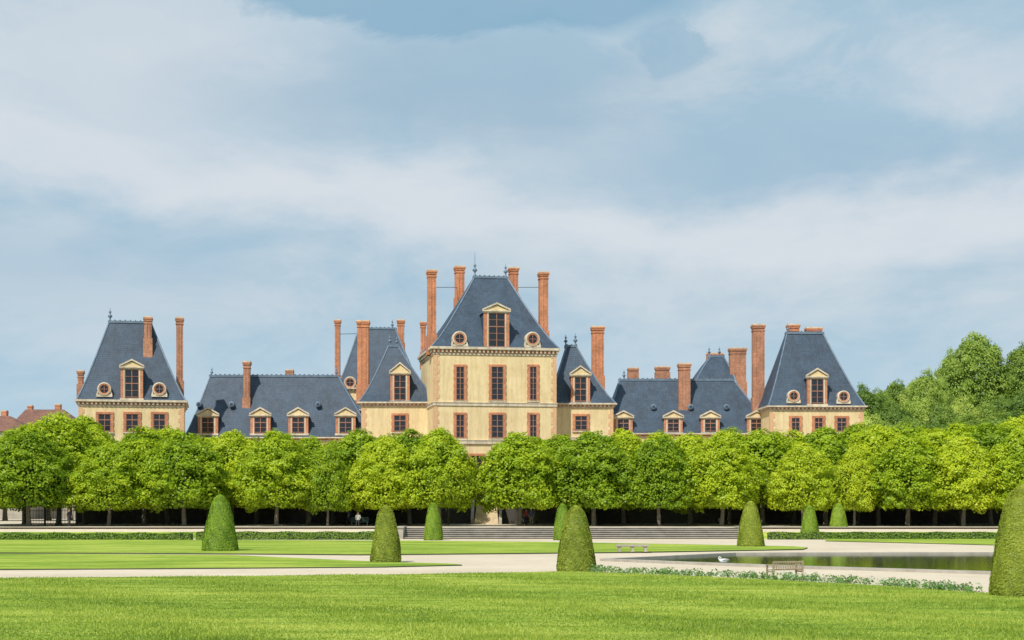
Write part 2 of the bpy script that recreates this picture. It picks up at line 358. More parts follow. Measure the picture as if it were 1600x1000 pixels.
chimney(B,711,727,415,475,10.5,1.2); chimney(B,796,811,417,470,10.5,1.2)
finial(B,B.U(742,6.7),6.7,zr+0.1,1.9); finial(B,B.U(790,6.7),6.7,zr+0.1,1.7)
mb=MB(); uu=B.U(742,6.7); mb.tube([(uu,6.7,zr+1),(uu,6.7,zr+3.1)],[0.03,0.015],6); mb.obj('lightning_rod',[M['iron']],B.e)
for (pa,va,pb,vb) in ((680,2.8,715,10.9),(845,2.8,808,10.9)):
    rod(B,(B.U(pa,va),va,B.Z(449,pa,va)),(B.U(pb,vb),vb,B.Z(449,pb,vb)))

# --- links
B=Bld('chateau_link_building',620,190,1,'cream building with pointed slate roof beside the tall pavilion')
u0,u1=B.U(565),B.U(690); ze=B.Z(628,620); wall(B,u0,u1,0,9,ze); cornice(B,u0,u1,0,9,ze,h=0.6)
roof(B,u0-0.3,u1-0.2,-0.3,9.3,ze,B.U(607,4.5),B.U(622,4.5),4.3,4.7,B.Z(541,615,4.5),0.82)
dormer(B,625,30,625,586,568,-0.1,nz=4); window(B,613,637,649,674,0,2,3)
zb=B.Z(684,620); band(B,u0,u1,0,9,zb-0.3,zb)
finial(B,B.U(609,4.5),4.5,B.Z(541,615,4.5),1.5); finial(B,B.U(620,4.5),4.5,B.Z(541,615,4.5),1.3)
chimney(B,557,577,500,612,2.0,1.3,'brick')
B=Bld('chateau_link_building',915,190,1,'cream building with steep slate roof and tall brick chimney')
u0,u1=B.U(850),B.U(958); ze=B.Z(630,915); wall(B,u0,u1,0,9,ze); cornice(B,u0,u1,0,9,ze,h=0.6)
roof(B,u0+0.3,u1+0.3,-0.3,9.3,ze,B.U(885,4.5),B.U(900,4.5),4.3,4.7,B.Z(541,892,4.5),0.82)
dormer(B,907,30,627,589,573,-0.1,nz=4); window(B,896,920,650,672,0,2,3)
zb=B.Z(684,920); band(B,u0,u1,0,9,zb-0.3,zb)
finial(B,B.U(884,4.5),4.5,B.Z(541,892,4.5),1.5); finial(B,B.U(899,4.5),4.5,B.Z(541,892,4.5),1.7)
chimney(B,924,945,509,598,3.6,1.4,'brick')

# --- wings
B=Bld('chateau_wing',430,193,1,'long low wing with slate roof and pedimented dormers')
u0,u1=B.U(293),B.U(575); ze=B.Z(683,430); wall(B,u0,u1,0,10,ze,'stucco'); cornice(B,u0,u1,0,10,ze,h=0.5,dent=False)
zr=B.Z(588,430,5); roof(B,u0-0.3,u1+1,-0.3,10.3,ze,B.U(329,5),B.U(529,5),4.8,5.2,zr,0.9)
for p in (325,407,466,540): dormer(B,p,31,676,652,638,-0.1,nz=3,dep=4)
for p in (311,362,497): skylight(B,p,632,2.0)
chimney(B,379,391,564,632,2.4,1.0,'oldbrick'); chimney(B,446,458,577,590,6.0,0.8,'oldbrick')
finial(B,B.U(331,5),5,zr,1.2); finial(B,B.U(526,5),5,zr,1.2)
B=Bld('chateau_wing',1080,196,1,'low wing with slate roof, dormers and brick chimneys')
u0,u1=B.U(945),B.U(1212); ze=B.Z(677,1080); wall(B,u0,u1,0,10,ze,'stucco'); cornice(B,u0,u1,0,10,ze,h=0.5,dent=False)
zr=B.Z(594,1060,5); roof(B,u0-0.3,u1+0.3,-0.3,10.3,ze,B.U(968,5),B.U(1146,5),4.8,5.2,zr,0.9)
for p in (974,1052,1110,1182): dormer(B,p,29,674,655,643,-0.1,nz=3,dep=4)
for p in (1021,1079,1135): skylight(B,p,636,2.0)
chimney(B,1060,1080,567,643,2.2,1.2,'oldbrick'); chimney(B,1176,1196,506,632,1.6,1.4,'oldbrick')
chimney(B,981,998,574,592,6,0.8,'oldbrick'); chimney(B,1024,1047,572,592,6,0.9,'oldbrick')
finial(B,B.U(975,5),5,zr,1.4)

# --- rear pavilions
B=Bld('chateau_rear_pavilion',590,215,1,'slate roofed pavilion rising behind the wing')
u0,u1=B.U(530),B.U(655); ze=B.Z(606,590); wall(B,u0,u1,0,10,ze); cornice(B,u0,u1,0,10,ze,h=0.6)
zr=B.Z(514,590,5); roof(B,u0-0.3,u1+0.3,-0.3,10.3,ze,B.U(561,5),B.U(618,5),4.6,5.4,zr,0.88)
roundel(B,547,598,10,-0.1)
chimney(B,522,532,499,596,5.0,1.0,'brick'); chimney(B,620,632,499,545,4.5,1.1,'brick'); chimney(B,656,666,502,560,4.5,1.1,'brick')
finial(B,B.U(613,5),5,zr,1.4)
rod(B,(B.U(530,5.5),5.5,B.Z(522,530,5.5)),(B.U(622,5.0),5.0,B.Z(520,622,5)),0.04)
B=Bld('chateau_porch',545,200,1,'small cream porch block with curved pediment')
u0,u1=B.U(527),B.U(575); ze=B.Z(640,545); wall(B,u0,u1,0,4,ze,quoins=False); cornice(B,u0,u1,0,4,ze,h=0.5,dent=False)
mb=MB(); cx=(u0+u1)/2; R=(u1-u0)/2
mb.prism([(cx+R*math.cos(a),ze+0.62*R*math.sin(a)) for a in [math.pi*k/14 for k in range(15)]],0,3,0); mb.obj('curved_gable',[M['lead']],B.e)
B=Bld('chateau_rear_pavilion',1115,222,1,'slate domed roof rising behind the wing')
u0,u1=B.U(1086),B.U(1150); ze=B.Z(606,1115); wall(B,u0,u1,0,8,ze); cornice(B,u0,u1,0,8,ze,h=0.5)
zr=B.Z(557,1115,4); roof(B,u0-0.2,u1+0.2,-0.2,8.2,ze,B.U(1110,4),B.U(1130,4),3.6,4.4,zr,1.3)
finial(B,B.U(1108,4),4,zr,1.5); finial(B,B.U(1124,4),4,zr,1.5)
chimney(B,1140,1167,543,606,1,1.5,'oldbrick'); chimney(B,1105,1130,551,566,6,1.0,'brick')

# --- end pavilions
B=Bld('chateau_pavilion',206,181,11,'cream end pavilion with steep slate roof and round windows')
u0,u1=B.U(123),B.U(287); ze=B.Z(625,206); wall(B,u0,u1,0,9.5,ze,'stucco'); cornice(B,u0,u1,0,9.5,ze,h=0.8)
zr=B.Z(504,205,4.7); roof(B,u0-0.2,u1+0.2,-0.2,9.7,ze,B.U(171,4.7),B.U(236,4.7),4.4,5.1,zr,0.9)
dormer(B,206,34,621,577,563,-0.15,nz=4); roundel(B,163,608,11,-0.1); roundel(B,249,608,11,-0.1)
for a,b_ in ((151,176),(194,219),(237,261)): window(B,a,b_,647,674,0,2,3)
chimney(B,224,238,494,540,2.6,1.2,'oldbrick'); chimney(B,274,287,495,606,5.5,1.2,'oldbrick'); chimney(B,120,131,578,612,3.0,1.0,'oldbrick')
finial(B,B.U(172,4.7),4.7,zr,1.7)
zb=B.Z(690,206); band(B,u0,u1,0,9.5,zb-0.3,zb)
B=Bld('chateau_pavilion',1275,190,1,'cream end pavilion with slate roof, dormer and round windows')
u0,u1=B.U(1203),B.U(1349); ze=B.Z(634,1275); wall(B,u0,u1,0,9,ze,'stucco'); cornice(B,u0,u1,0,9,ze,h=0.6)
zr=B.Z(521,1256,4.5); roof(B,u0-0.2,u1+0.2,-0.2,9.2,ze,B.U(1229,4.5),B.U(1285,4.5),4.2,4.9,zr,0.88)
dormer(B,1277,31,630,592,577,-0.15,nz=4); roundel(B,1240,619,10,-0.1); roundel(B,1318,620,10,-0.1)
for a,b_ in ((1234,1252),(1270,1288),(1305,1325)): window(B,a,b_,653,674,0,2,3)
chimney(B,1231,1250,506,530,5.5,1.2,'brick'); chimney(B,1260,1285,511,530,5.5,1.2,'brick')
finial(B,B.U(1231,4.5),4.5,zr,1.3); zb=B.Z(690,1275); band(B,u0,u1,0,9,zb-0.3,zb)

# --- town houses
for (pa,pb,ye,yr,ra,rb,D,th) in ((-60,40,674,650,-40,16,226,0),(18,120,668,640,40,100,232,2)):
    B=Bld('town_house',(pa+pb)/2,D,th,'plain house with brown clay tile hipped roof')
    u0,u1=B.U(pa),B.U(pb); ze=B.Z(ye,(pa+pb)/2); wall(B,u0,u1,0,9,ze,'greystone',False)
    mb=MB(); zr=B.Z(yr,pb,4.5); a,b_=B.U(ra,4.5),B.U(rb,4.5)
    mb.add([(u0-.4,-.4,ze),(u1+.4,-.4,ze),(u1+.4,9.4,ze),(u0-.4,9.4,ze),(a,4.5,zr),(b_,4.5,zr)],[(0,1,5,4),(1,2,5),(2,3,4,5),(3,0,4),(3,2,1,0)],0)
    mb.obj('roof',[M['tile']],B.e)
    chimney(B,rb-14,rb-6,yr-9,yr+4,5,0.8,'brick'); chimney(B,ra+3,ra+10,yr-7,yr+4,5,0.8,'brick')

# ------------------------------------------------------------ foliage tools
def leaf_mesh(name,C,Nn,S,mat,tint,asp=0.62):
    n=len(C); Nn=Nn/np.maximum(np.linalg.norm(Nn,axis=1,keepdims=True),1e-6)
    r=rng.normal(size=(n,3)); T=np.cross(Nn,r); T/=np.maximum(np.linalg.norm(T,axis=1,keepdims=True),1e-6); Bt=np.cross(Nn,T)
    S=S[:,None]; V=np.empty((n,4,3)); V[:,0]=C-T*S; V[:,1]=C-Bt*S*asp; V[:,2]=C+T*S; V[:,3]=C+Bt*S*asp
    V[:,1]+=Nn*S*0.15; V[:,3]+=Nn*S*0.15
    V=V.reshape(-1,3); nv=len(V); ti=np.asarray(tint,dtype=np.float32); me=bpy.data.meshes.new(name)
    me.vertices.add(nv); me.vertices.foreach_set('co',V.astype(np.float32).ravel())
    me.loops.add(nv); me.loops.foreach_set('vertex_index',np.arange(nv,dtype=np.int32))
    me.polygons.add(n); me.polygons.foreach_set('loop_start',np.arange(0,nv,4,dtype=np.int32))
    me.materials.append(mat); me.update(calc_edges=True)
    a=me.attributes.new('tint','FLOAT','FACE'); a.data.foreach_set('value',ti)
    return me
def unit(n):
    d=rng.normal(size=(n,3)); return d/np.linalg.norm(d,axis=1,keepdims=True)
def crown_mesh(name,mat,R=4.2,z0=1.9,z1=9.7,nl=30,nc=16,lpc=105,ls=0.115,prof=((0,.10,.3,.55,.8,.93,1),(.72,1.0,1,.88,.60,.36,.05))):
    """boughs (big lobes) carrying sprays (leaf clumps)"""
    Cs=[];Ns=[];Ss=[];Ts=[]; sc=R/4.2; H=z1-z0
    for l in range(nl):
        t=(l+rng.uniform(0,1))/nl; a=l*2.39996+rng.uniform(-.5,.5)
        pr=float(np.interp(t,prof[0],prof[1]))*R
        lr=sc*rng.uniform(0.9,1.6)*(1-0.25*t)
        cr=max(0.0,pr-lr*rng.uniform(.6,1.0)); lc=np.array([cr*math.cos(a),cr*math.sin(a),z0+H*(0.07+0.83*t)])
        ltint=rng.uniform(-.10,.14); flat=rng.uniform(.8,1.05)
        for i in range(nc):
            d=unit(1)[0]; o=np.array([math.cos(a)*.8,math.sin(a)*.8,.35]); 
            d=d+o*0.7; d/=np.linalg.norm(d)
            rc=sc*rng.uniform(0.25,0.62)
            c=lc+d*lr*rng.uniform(.72,1.12)*np.array([1,1,flat])
            c[2]=max(c[2],z0-0.2+rng.uniform(-.3,.4))
            n=int(lpc*(rc/sc)**2)+24
            q=unit(n)+d*0.45; q/=np.linalg.norm(q,axis=1,keepdims=True)
            p=c+q*rc*rng.uniform(0.35,1.35,(n,1))*np.array([1.05,1.05,0.72])
            Cs.append(p); Ns.append(q*0.3+d*0.6+unit(n)*0.6+np.array([0,0,0.35])); Ss.append(rng.uniform(0.6,1.4,n)*ls)
            Ts.append(np.clip(ltint+rng.uniform(0.1,0.95)*0.45+rng.uniform(0,0.5,n),0,1))
    nn_=nl*nc
    n=nn_*8; t=rng.uniform(0,0.97,n); a=rng.uniform(0,6.28,n); rr=np.interp(t,prof[0],prof[1])*R*rng.uniform(0.82,0.97,n)
    Cs.append(np.stack([rr*np.cos(a),rr*np.sin(a),z0+H*(0.02+0.93*t)],1)); Ns.append(np.stack([np.cos(a)*.7,np.sin(a)*.7,.3+.5*t],1)+unit(n)*.6); Ss.append(rng.uniform(.7,1.3,n)*ls*1.15); Ts.append(rng.uniform(.1,.65,n))
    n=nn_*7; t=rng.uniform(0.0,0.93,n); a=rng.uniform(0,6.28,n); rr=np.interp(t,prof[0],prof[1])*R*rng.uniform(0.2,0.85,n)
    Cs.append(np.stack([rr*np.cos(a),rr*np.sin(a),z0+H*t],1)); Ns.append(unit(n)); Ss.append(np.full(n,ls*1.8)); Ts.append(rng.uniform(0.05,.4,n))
    return leaf_mesh(name,np.concatenate(Cs),np.concatenate(Ns),np.concatenate(Ss),mat,np.concatenate(Ts),0.7)
def trunk_mesh(name,r=0.2,h=7.5,limbs=7,first=1.9,spread=2.6):
    mb=MB(); pts=[(0,0,-0.15),(0,0,0.25)]; rd=[r*1.6,r*1.15]
    x=y=0
    for k in range(1,7):
        x+=random.uniform(-.09,.09); y+=random.uniform(-.09,.09); pts.append((x,y,h*k/6)); rd.append(r*(1-0.14*k)+0.02)
    mb.tube(pts,rd,9)
    for i in range(limbs):
        a=i*2.4+random.uniform(-.4,.4); z=first+i*(h-first)*0.1; L_=spread*random.uniform(.7,1)
        P=[(0,0,z),(math.cos(a)*L_*.35,math.sin(a)*L_*.35,z+.55),(math.cos(a)*L_*.7,math.sin(a)*L_*.7,z+1.2),(math.cos(a+.2)*L_,math.sin(a+.2)*L_,z+1.6)]
        mb.tube(P,[r*.5,r*.36,r*.22,r*.08],6)
    return mb.mesh(name,[M['bark']],True)
PF=[((0,.10,.3,.55,.8,.93,1),(.80,1.0,.98,.84,.58,.34,.05)),((0,.12,.35,.6,.8,.93,1),(.75,.97,.96,.76,.50,.28,.03)),((0,.08,.25,.5,.75,.92,1),(.85,1.0,1.0,.90,.68,.40,.08))]
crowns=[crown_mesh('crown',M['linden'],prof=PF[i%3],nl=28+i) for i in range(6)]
trunks=[trunk_mesh('trunk') for _ in range(3)]
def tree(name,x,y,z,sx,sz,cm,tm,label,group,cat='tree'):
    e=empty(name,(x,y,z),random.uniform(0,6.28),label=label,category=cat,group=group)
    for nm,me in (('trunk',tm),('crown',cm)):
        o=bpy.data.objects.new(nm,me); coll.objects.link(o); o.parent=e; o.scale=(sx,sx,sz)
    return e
LB='leafy bright green linden tree on the terrace before the chateau'
row1=[(-70,664),(45,664),(170,690),(288,672),(432,670),(512,694),(602,680),(686,666),(812,672),(928,670),(1030,678),(1128,672),(1255,688),(1335,694),(1418,676),(1505,680),(1592,674),(1680,680)]
row2=[(-25,684),(92,642),(225,668),(362,670),(482,680),(560,672),(640,672),(872,676),(975,668),(1078,674),(1192,668),(1290,664),(1372,662),(1460,666),(1548,658),(1640,660)]
row3=[(38,660),(132,646),(262,664),(325,680),(400,682),(520,686),(610,676),(700,680),(835,682),(925,680),(1030,672),(1140,670),(1240,674),(1340,658),(1420,660),(1500,658),(1590,648),(1680,660)]
for ri,(row,D,wf) in enumerate(((row1,155,1.04),(row2,162.5,1.10),(row3,169,1.08))):
    for (px,yt) in row:
        d=D+random.uniform(-1.3,1.3); h=gz(yt,d)-TZ; s=h/9.95
        w_=s*wf*random.uniform(0.92,1.12)*(1.0 if px not in (512,1335) else 0.75)
        if px==700: w_*=.72
        if px==686: w_*=.92
        tree('linden_tree',gx(px,d),d,TZ,w_,s,random.choice(crowns),random.choice(trunks),LB,'linden trees lining the terrace')
# woodland on the hill
pr=((0,.1,.3,.5,.75,.92,1),(.5,.8,1,1,.8,.5,.1))
wcr=[crown_mesh('crown',M['wood'],5.2,2.6,13,34,15,115,0.13,pr) for _ in range(3)]
wtr=trunk_mesh('trunk',0.35,10,8,2.6,3.4)
def hillz(x,y):
    q=((x-105)/52)**2+((y-300)/60)**2; return TZ-0.05+15*math.exp(-q)
for (px,yt,D,sx) in [(1345,602,262,0.8),(1374,606,268,.65),(1400,592,275,.6),(1424,598,272,.5),(1446,578,270,.6),(1468,592,276,.55),(1524,523,288,1.1),(1490,546,290,.65),(1572,572,292,.55),(1612,530,284,.95),(1660,545,290,1.3),(1350,642,236,.9),(1395,630,240,.8),(1432,618,246,.7),(1470,628,244,.65),(1505,620,250,.6),(1540,630,252,.6),(1568,616,255,.6),(1600,610,248,.7),(1650,610,246,1.2),(1380,656,222,.8),(1420,650,223,.7),(1465,654,224,.7),(1510,648,226,.7),(1560,645,226,.8),(1620,645,226,1.0),(1700,560,280,1.5),(1320,655,238,.9)]:
    x=gx(px,D); zb=hillz(x,D); h=gz(yt,D)-zb
    tree('woodland_tree',x,D,zb,sx*1.12,h/13.2,random.choice(wcr),wtr,'tall mixed green tree in the wood beyond the chateau','woodland trees on the rising ground')
for px in range(-60,125,34):
    D=206+random.uniform(-5,5); x=gx(px,D); h=gz(686+random.uniform(-5,5),D)-TZ
    tree('woodland_tree',x,D,TZ,.9,h/13.0,random.choice(wcr),wtr,'green tree near the town houses','trees by the town houses')

# ------------------------------------------------------------ topiary
def cone_mesh(name,mat,r0,r1,h,n=15000,ls=0.05):
    def rad(t): 
        base=(r0+(r1-r0)*t)*(1+0.10*np.sin(np.pi*np.clip(t,0,1)))
        top=np.sqrt(np.clip(1-((t-0.82)/0.18).clip(0)**2,0,1)); bot=0.92+0.08*np.sqrt(np.clip(t/0.06,0,1))
        return base*(top*0.98+0.02*(t<1))*bot
    t=rng.beta(1.05,1.3,n); t[:n//9]=rng.uniform(0.82,1,n//9); a=rng.uniform(0,6.283,n)
    wob=1+0.025*np.sin(3*a+5*t)+0.02*np.sin(7*a-9*t)+0.012*np.sin(17*a+23*t)+rng.normal(0,0.016,n)
    r=rad(t)*wob; C=np.stack([r*np.cos(a),r*np.sin(a),t*h],1)
    Nn=np.stack([np.cos(a),np.sin(a),np.full(n,0.3)+(t>0.88)*1.0],1)+unit(n)*0.45
    tint=np.clip(0.45+0.18*np.sin(5*a+6*t)*np.sin(4*t*h+3*a)+rng.uniform(-.3,.3,n),0,1)
    return leaf_mesh(name,C,Nn,rng.uniform(.7,1.4,len(C))*ls,mat,tint,0.5),rad
def topiary(px,py,hpx,wpx,mat,label,n=14000,top=0.36,z=0.0,ls=0.05,d=None):
    d=d or gd(py,z); h=hpx/F*d; r=wpx/2/F*d
    e=empty('topiary_cone',(gx(px,d),d,z),0,label=label,category='topiary',group='clipped yew cones around the parterre')
    me,rad=cone_mesh('foliage',mat,r,r*top,h,n,ls); o=bpy.data.objects.new('foliage',me); coll.objects.link(o); o.parent=e; o.rotation_euler=(0.0,random.uniform(-.012,.012),random.uniform(0,6))
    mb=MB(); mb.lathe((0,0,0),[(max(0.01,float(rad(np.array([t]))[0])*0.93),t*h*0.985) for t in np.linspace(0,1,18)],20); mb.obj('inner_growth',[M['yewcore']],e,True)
topiary(344,862,89,56,M['yewg'],'broad bright green clipped cone on the lawn',26000,.36)
topiary(603,879,89,48,M['yewb'],'olive green clipped yew cone on the lawn edge',24000,.40)
topiary(677,844,58,30,M['yewg'],'small green clipped cone near the stone steps',14000,.40,ls=.06)
topiary(879,844,57,30,M['yewg'],'small clipped cone partly hidden by a nearer one',14000,.40,ls=.06)
topiary(900,893,103,61,M['yewb'],'olive green clipped yew cone by the gravel path',32000,.40)
topiary(1173,855,72,42,M['yewb'],'olive clipped yew cone beside the gravel walk',22000,.38)
topiary(1265,842,52,30,M['yewg'],'small green clipped cone on the far lawn',14000,.40,ls=.06)
topiary(1310,839,53,31,M['yewg'],'green clipped cone next to a similar one',14000,.42,ls=.06)
topiary(1603,932,175,110,M['yewb'],'large clipped yew cone at the lawn corner',75000,.42,ls=.04)
topiary(1608,872,126,72,M['linden'],'bright green clipped cone behind a larger one',24000,.45)

# hedges
def hedge(pts,w,h,z,label,ls=0.07,dens=260):
    mb=MB(); Cs=[];Ns=[]
    for (a,b_) in zip(pts[:-1],pts[1:]):
        A=np.array(a);Bb=np.array(b_); Lh=np.linalg.norm(Bb-A); t=(Bb-A)/Lh; nn=np.array([-t[1],t[0]])
        n=int(Lh*(w+2*h)*dens); s=rng.uniform(0,Lh,n); q=rng.uniform(0,w+2*h,n)
        off=np.where(q<h,-w/2,np.where(q<h+w,q-h-w/2,w/2)); zz=np.where(q<h,q,np.where(q<h+w,h,h-(q-h-w)))
        zz=zz*(1+0.08*np.sin(s*1.7))+rng.normal(0,.02,n)
        C=np.stack([A[0]+t[0]*s+nn[0]*off,A[1]+t[1]*s+nn[1]*off,z+zz],1)
        nx=np.where(q<h,-1.,np.where(q<h+w,0,1.)); nz=np.where((q>=h)&(q<h+w),1.,0.15)
        Ns.append(np.stack([nn[0]*nx,nn[1]*nx,nz],1)+unit(n)*0.7); Cs.append(C)
        c=[A+nn*w*.45,A-nn*w*.45,Bb-nn*w*.45,Bb+nn*w*.45]
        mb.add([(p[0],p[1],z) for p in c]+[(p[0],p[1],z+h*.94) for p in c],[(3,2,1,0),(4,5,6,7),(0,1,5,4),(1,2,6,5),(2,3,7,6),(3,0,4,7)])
    C=np.concatenate(Cs); e=empty('box_hedge',(0,0,0),0,label=label,category='hedge',group='low clipped hedges along the terrace foot')
    o=bpy.data.objects.new('foliage',leaf_mesh('foliage',C,np.concatenate(Ns),rng.uniform(.7,1.4,len(C))*ls,M['box'],rng.uniform(0,1,len(C)))); coll.objects.link(o); o.parent=e
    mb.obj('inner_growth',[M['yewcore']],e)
hedge([(gx(-120,136),136),(gx(300,136),136)],1.0,0.6,0,'long low dark green hedge on the lawn',dens=120,ls=.09)
hedge([(gx(308,139),139),(gx(590,139),139)],1.0,0.65,0,'low dark green hedge leading towards the steps',dens=120,ls=.09)
hedge([(gx(1200,140),140),(gx(1560,140),140)],0.9,0.6,0,'low dark hedge beyond the far lawn',dens=120,ls=.09)
hedge([(gx(1580,140),140),(gx(1720,140),140)],0.9,0.6,0,'short dark hedge beyond the far lawn',dens=120,ls=.09)

# ------------------------------------------------------------ ground
mb=MB(); mb.add([(-2500,-200,0),(2500,-200,0),(2500,4000,0),(-2500,4000,0)],[(0,1,2,3)]); mb.obj('ground',[M['gravel']],None,kind='structure')
X0,X1=-260,300
mb=MB()
mb.add([(X0,146,TZ),(X1,146,TZ),(X1,900,TZ),(X0,900,TZ)],[(0,1,2,3)]); mb.obj('terrace_ground',[M['earth']],None,kind='structure')
sL,sR=gx(630,142),gx(1158,142)
mb=MB(); mb2=MB()
for a,b_ in ((X0,sL-0.6),(sR+0.6,X1)):
    mb.add([(a,142.5,0.0),(b_,142.5,0.0),(b_,144.6,.60),(a,144.6,.60)],[(0,1,2,3)])
    mb2.add([(a,144.6,0.60),(b_,144.6,0.60),(b_,147.0,TZ+.004),(a,147.0,TZ+.004)],[(0,1,2,3)])
mb.obj('grass_bank',[M['lawn']],None,kind='structure'); mb2.obj('terrace_path',[M['gravel']],None,kind='structure')
mb=MB()
n=6
for k in range(n):
    y0=142+k*0.55; y1=142.0+(k+1)*0.55 if k<n-1 else 146.3; zt=TZ*(k+1)/n+(0.006 if k==n-1 else 0)
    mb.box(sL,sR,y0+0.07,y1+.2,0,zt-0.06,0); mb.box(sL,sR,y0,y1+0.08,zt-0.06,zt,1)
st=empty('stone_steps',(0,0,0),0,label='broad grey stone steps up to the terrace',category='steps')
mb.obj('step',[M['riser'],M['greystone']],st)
for x,nm in ((sL-0.6,'side_wall'),(sR,'side_wall')):
    mb=MB(); mb.box(x,x+0.598,141.8,146.4,0,TZ+0.02,0); mb.box(x-0.06,x+0.66,141.7,146.45,TZ+0.02,TZ+0.14,0); mb.obj(nm,[M['greystone']],st)
# hill
mb=MB(); nx,ny=40,30; vs=[];fs=[]
for j in range(ny+1):
    for i in range(nx+1):
        x=20+i*6.5; y=205+j*8; vs.append((x,y,hillz(x,y)-0.5*(0 if 0<i<nx and 0<j<ny else 1)))
for j in range(ny):
    for i in range(nx):
        a=j*(nx+1)+i; fs.append((a,a+1,a+nx+2,a+nx+1))
mb.add(vs,fs); mb.obj('hill',[M['lawn']],None,True,kind='structure')

def slab(name,pts,z,mat,side,h=0.05):
    P=pts
    mb=MB(); n=len(P)
    mb.add([(x,y,z+h) for x,y in P],[tuple(range(n))],0)
    mb.add([(x,y,z-0.02) for x,y in P]+[(x,y,z+h) for x,y in P],[(i,(i+1)%n,(i+1)%n+n,i+n) for i in range(n)],1)
    return mb.obj(name,[mat,side],None,kind='structure')
fw=[gp(*p) for p in [(-250,907),(0,905),(330,902),(620,899),(800,896),(890,894),(940,896),(1060,901),(1200,907),(1400,918),(1560,930),(1700,940)]]
fore=[(40,-20),(-40,-20)]+fw
slab('front_lawn',fore,0,M['lawn'],M['soil'],0.05)
slab('side_lawn',[gp(*p) for p in [(-300,892),(0,891),(340,889),(600,887),(722,884),(700,882),(600,879.5),(480,874),(360,868.5),(150,867),(-300,866)]],0,M['lawn'],M['soil'],0.06)
slab('far_lawn',[gp(*p) for p in [(-300,864.5),(200,865.5),(370,866.5),(560,868),(800,866),(1000,864),(1255,859.5),(1262,857),(1240,855),(1080,852),(850,848),(640,846),(-300,843)]],0,M['lawn'],M['soil'],0.08)
slab('right_lawn',[gp(*p) for p in [(1290,846),(1420,849),(1580,853),(1900,856),(1900,842.5),(1560,842.5),(1290,842.5)]],0,M['lawn'],M['soil'],0.06)
# pool
pool=[gp(*p) for p in [(955,876.5),(1150,867),(1800,866),(1800,906),(1545,897),(1250,888),(1075,881.5)]]
mb=MB(); mb.add([(x,y,0.02) for x,y in pool],[tuple(range(len(pool)))]); mb.obj('water',[M['water']],None,kind='structure')
cen=Vector((sum(p[0] for p in pool)/7,sum(p[1] for p in pool)/7))
def offs(P,d):
    n=len(P);o=[]
    for i in range(n):
        a,b_,c=Vector(P[i-1]),Vector(P[i]),Vector(P[(i+1)%n]); e1=(b_-a).normalized(); e2=(c-b_).normalized()
        n1=Vector((e1.y,-e1.x)); n2=Vector((e2.y,-e2.x)); 
        if n1.dot(b_-cen)<0:n1=-n1
        if n2.dot(b_-cen)<0:n2=-n2
        m_=(n1+n2).normalized(); o.append(b_+m_*min(d/max(m_.dot(n1),.35),d*2))
    return [(p.x,p.y) for p in o]
out=offs(pool,0.5); mb=MB(); n=len(pool)
vs=[(x,y,0.015) for x,y in pool]+[(x,y,0.14) for x,y in pool]+[(x,y,0.14) for x,y in out]+[(x,y,-0.01) for x,y in out]
fs=[]
for i in range(n):
    j=(i+1)%n
    for k in range(3): fs.append((k*n+i,k*n+j,(k+1)*n+j,(k+1)*n+i))
mb.add(vs,fs); mb.obj('pool_kerb',[M['greystone']],None,kind='structure')

# grass blades on front lawn
def inpoly(x,y,P):
    c=np.zeros(len(x),bool); n=len(P)
    for i in range(n):
        x1,y1=P[i]; x2,y2=P[(i+1)%n]
        if y1==y2: continue
        c^=((y1>y)!=(y2>y))&(x<(x2-x1)*(y-y1)/(y2-y1)+x1)
    return c
n=280000; y=33+(76-33)*rng.uniform(0,1,n)**1.25; x=rng.uniform(-.37,.37,n)*y
k=inpoly(x,y,fore); x=x[k];y=y[k];n=len(x)
a=rng.uniform(0,6.28,n); hh=rng.uniform(.025,.065,n)*(1+0.4*np.sin(x*.9+y*.4)); w=.016; lx=rng.normal(0,.03,n); ly=rng.normal(0,.03,n)
V=np.empty((n,3,3)); zb=0.045
V[:,0]=np.stack([x-np.cos(a)*w,y-np.sin(a)*w,np.full(n,zb)],1); V[:,1]=np.stack([x+np.cos(a)*w,y+np.sin(a)*w,np.full(n,zb)],1); V[:,2]=np.stack([x+lx,y+ly,zb+np.abs(hh)+.01],1)
me=bpy.data.meshes.new('grass'); me.vertices.add(3*n); me.vertices.foreach_set('co',V.astype(np.float32).ravel()); me.loops.add(3*n); me.loops.foreach_set('vertex_index',np.arange(3*n,dtype=np.int32)); me.polygons.add(n); me.polygons.foreach_set('loop_start',np.arange(0,3*n,3,dtype=np.int32)); me.materials.append(M['blade']); me.update(calc_edges=True)
tn=0.5+0.30*np.sin(0.55*(x*0.40+y)+0.8*np.sin(x*.11))+0.2*np.sin(1.7*(x*.5+y)+1.3*np.sin(x*.23+y*.1))+0.12*np.sin(3.1*x+2.2*np.sin(y*1.3))
at=me.attributes.new('tint','FLOAT','FACE'); at.data.foreach_set('value',np.clip(tn*0.85+rng.uniform(-.3,.45,n),0,1).astype(np.float32))
o=bpy.data.objects.new('grass',me); coll.objects.link(o); o['kind']='stuff'; o['label']='short mown grass blades on the lawn'; o['category']='grass'

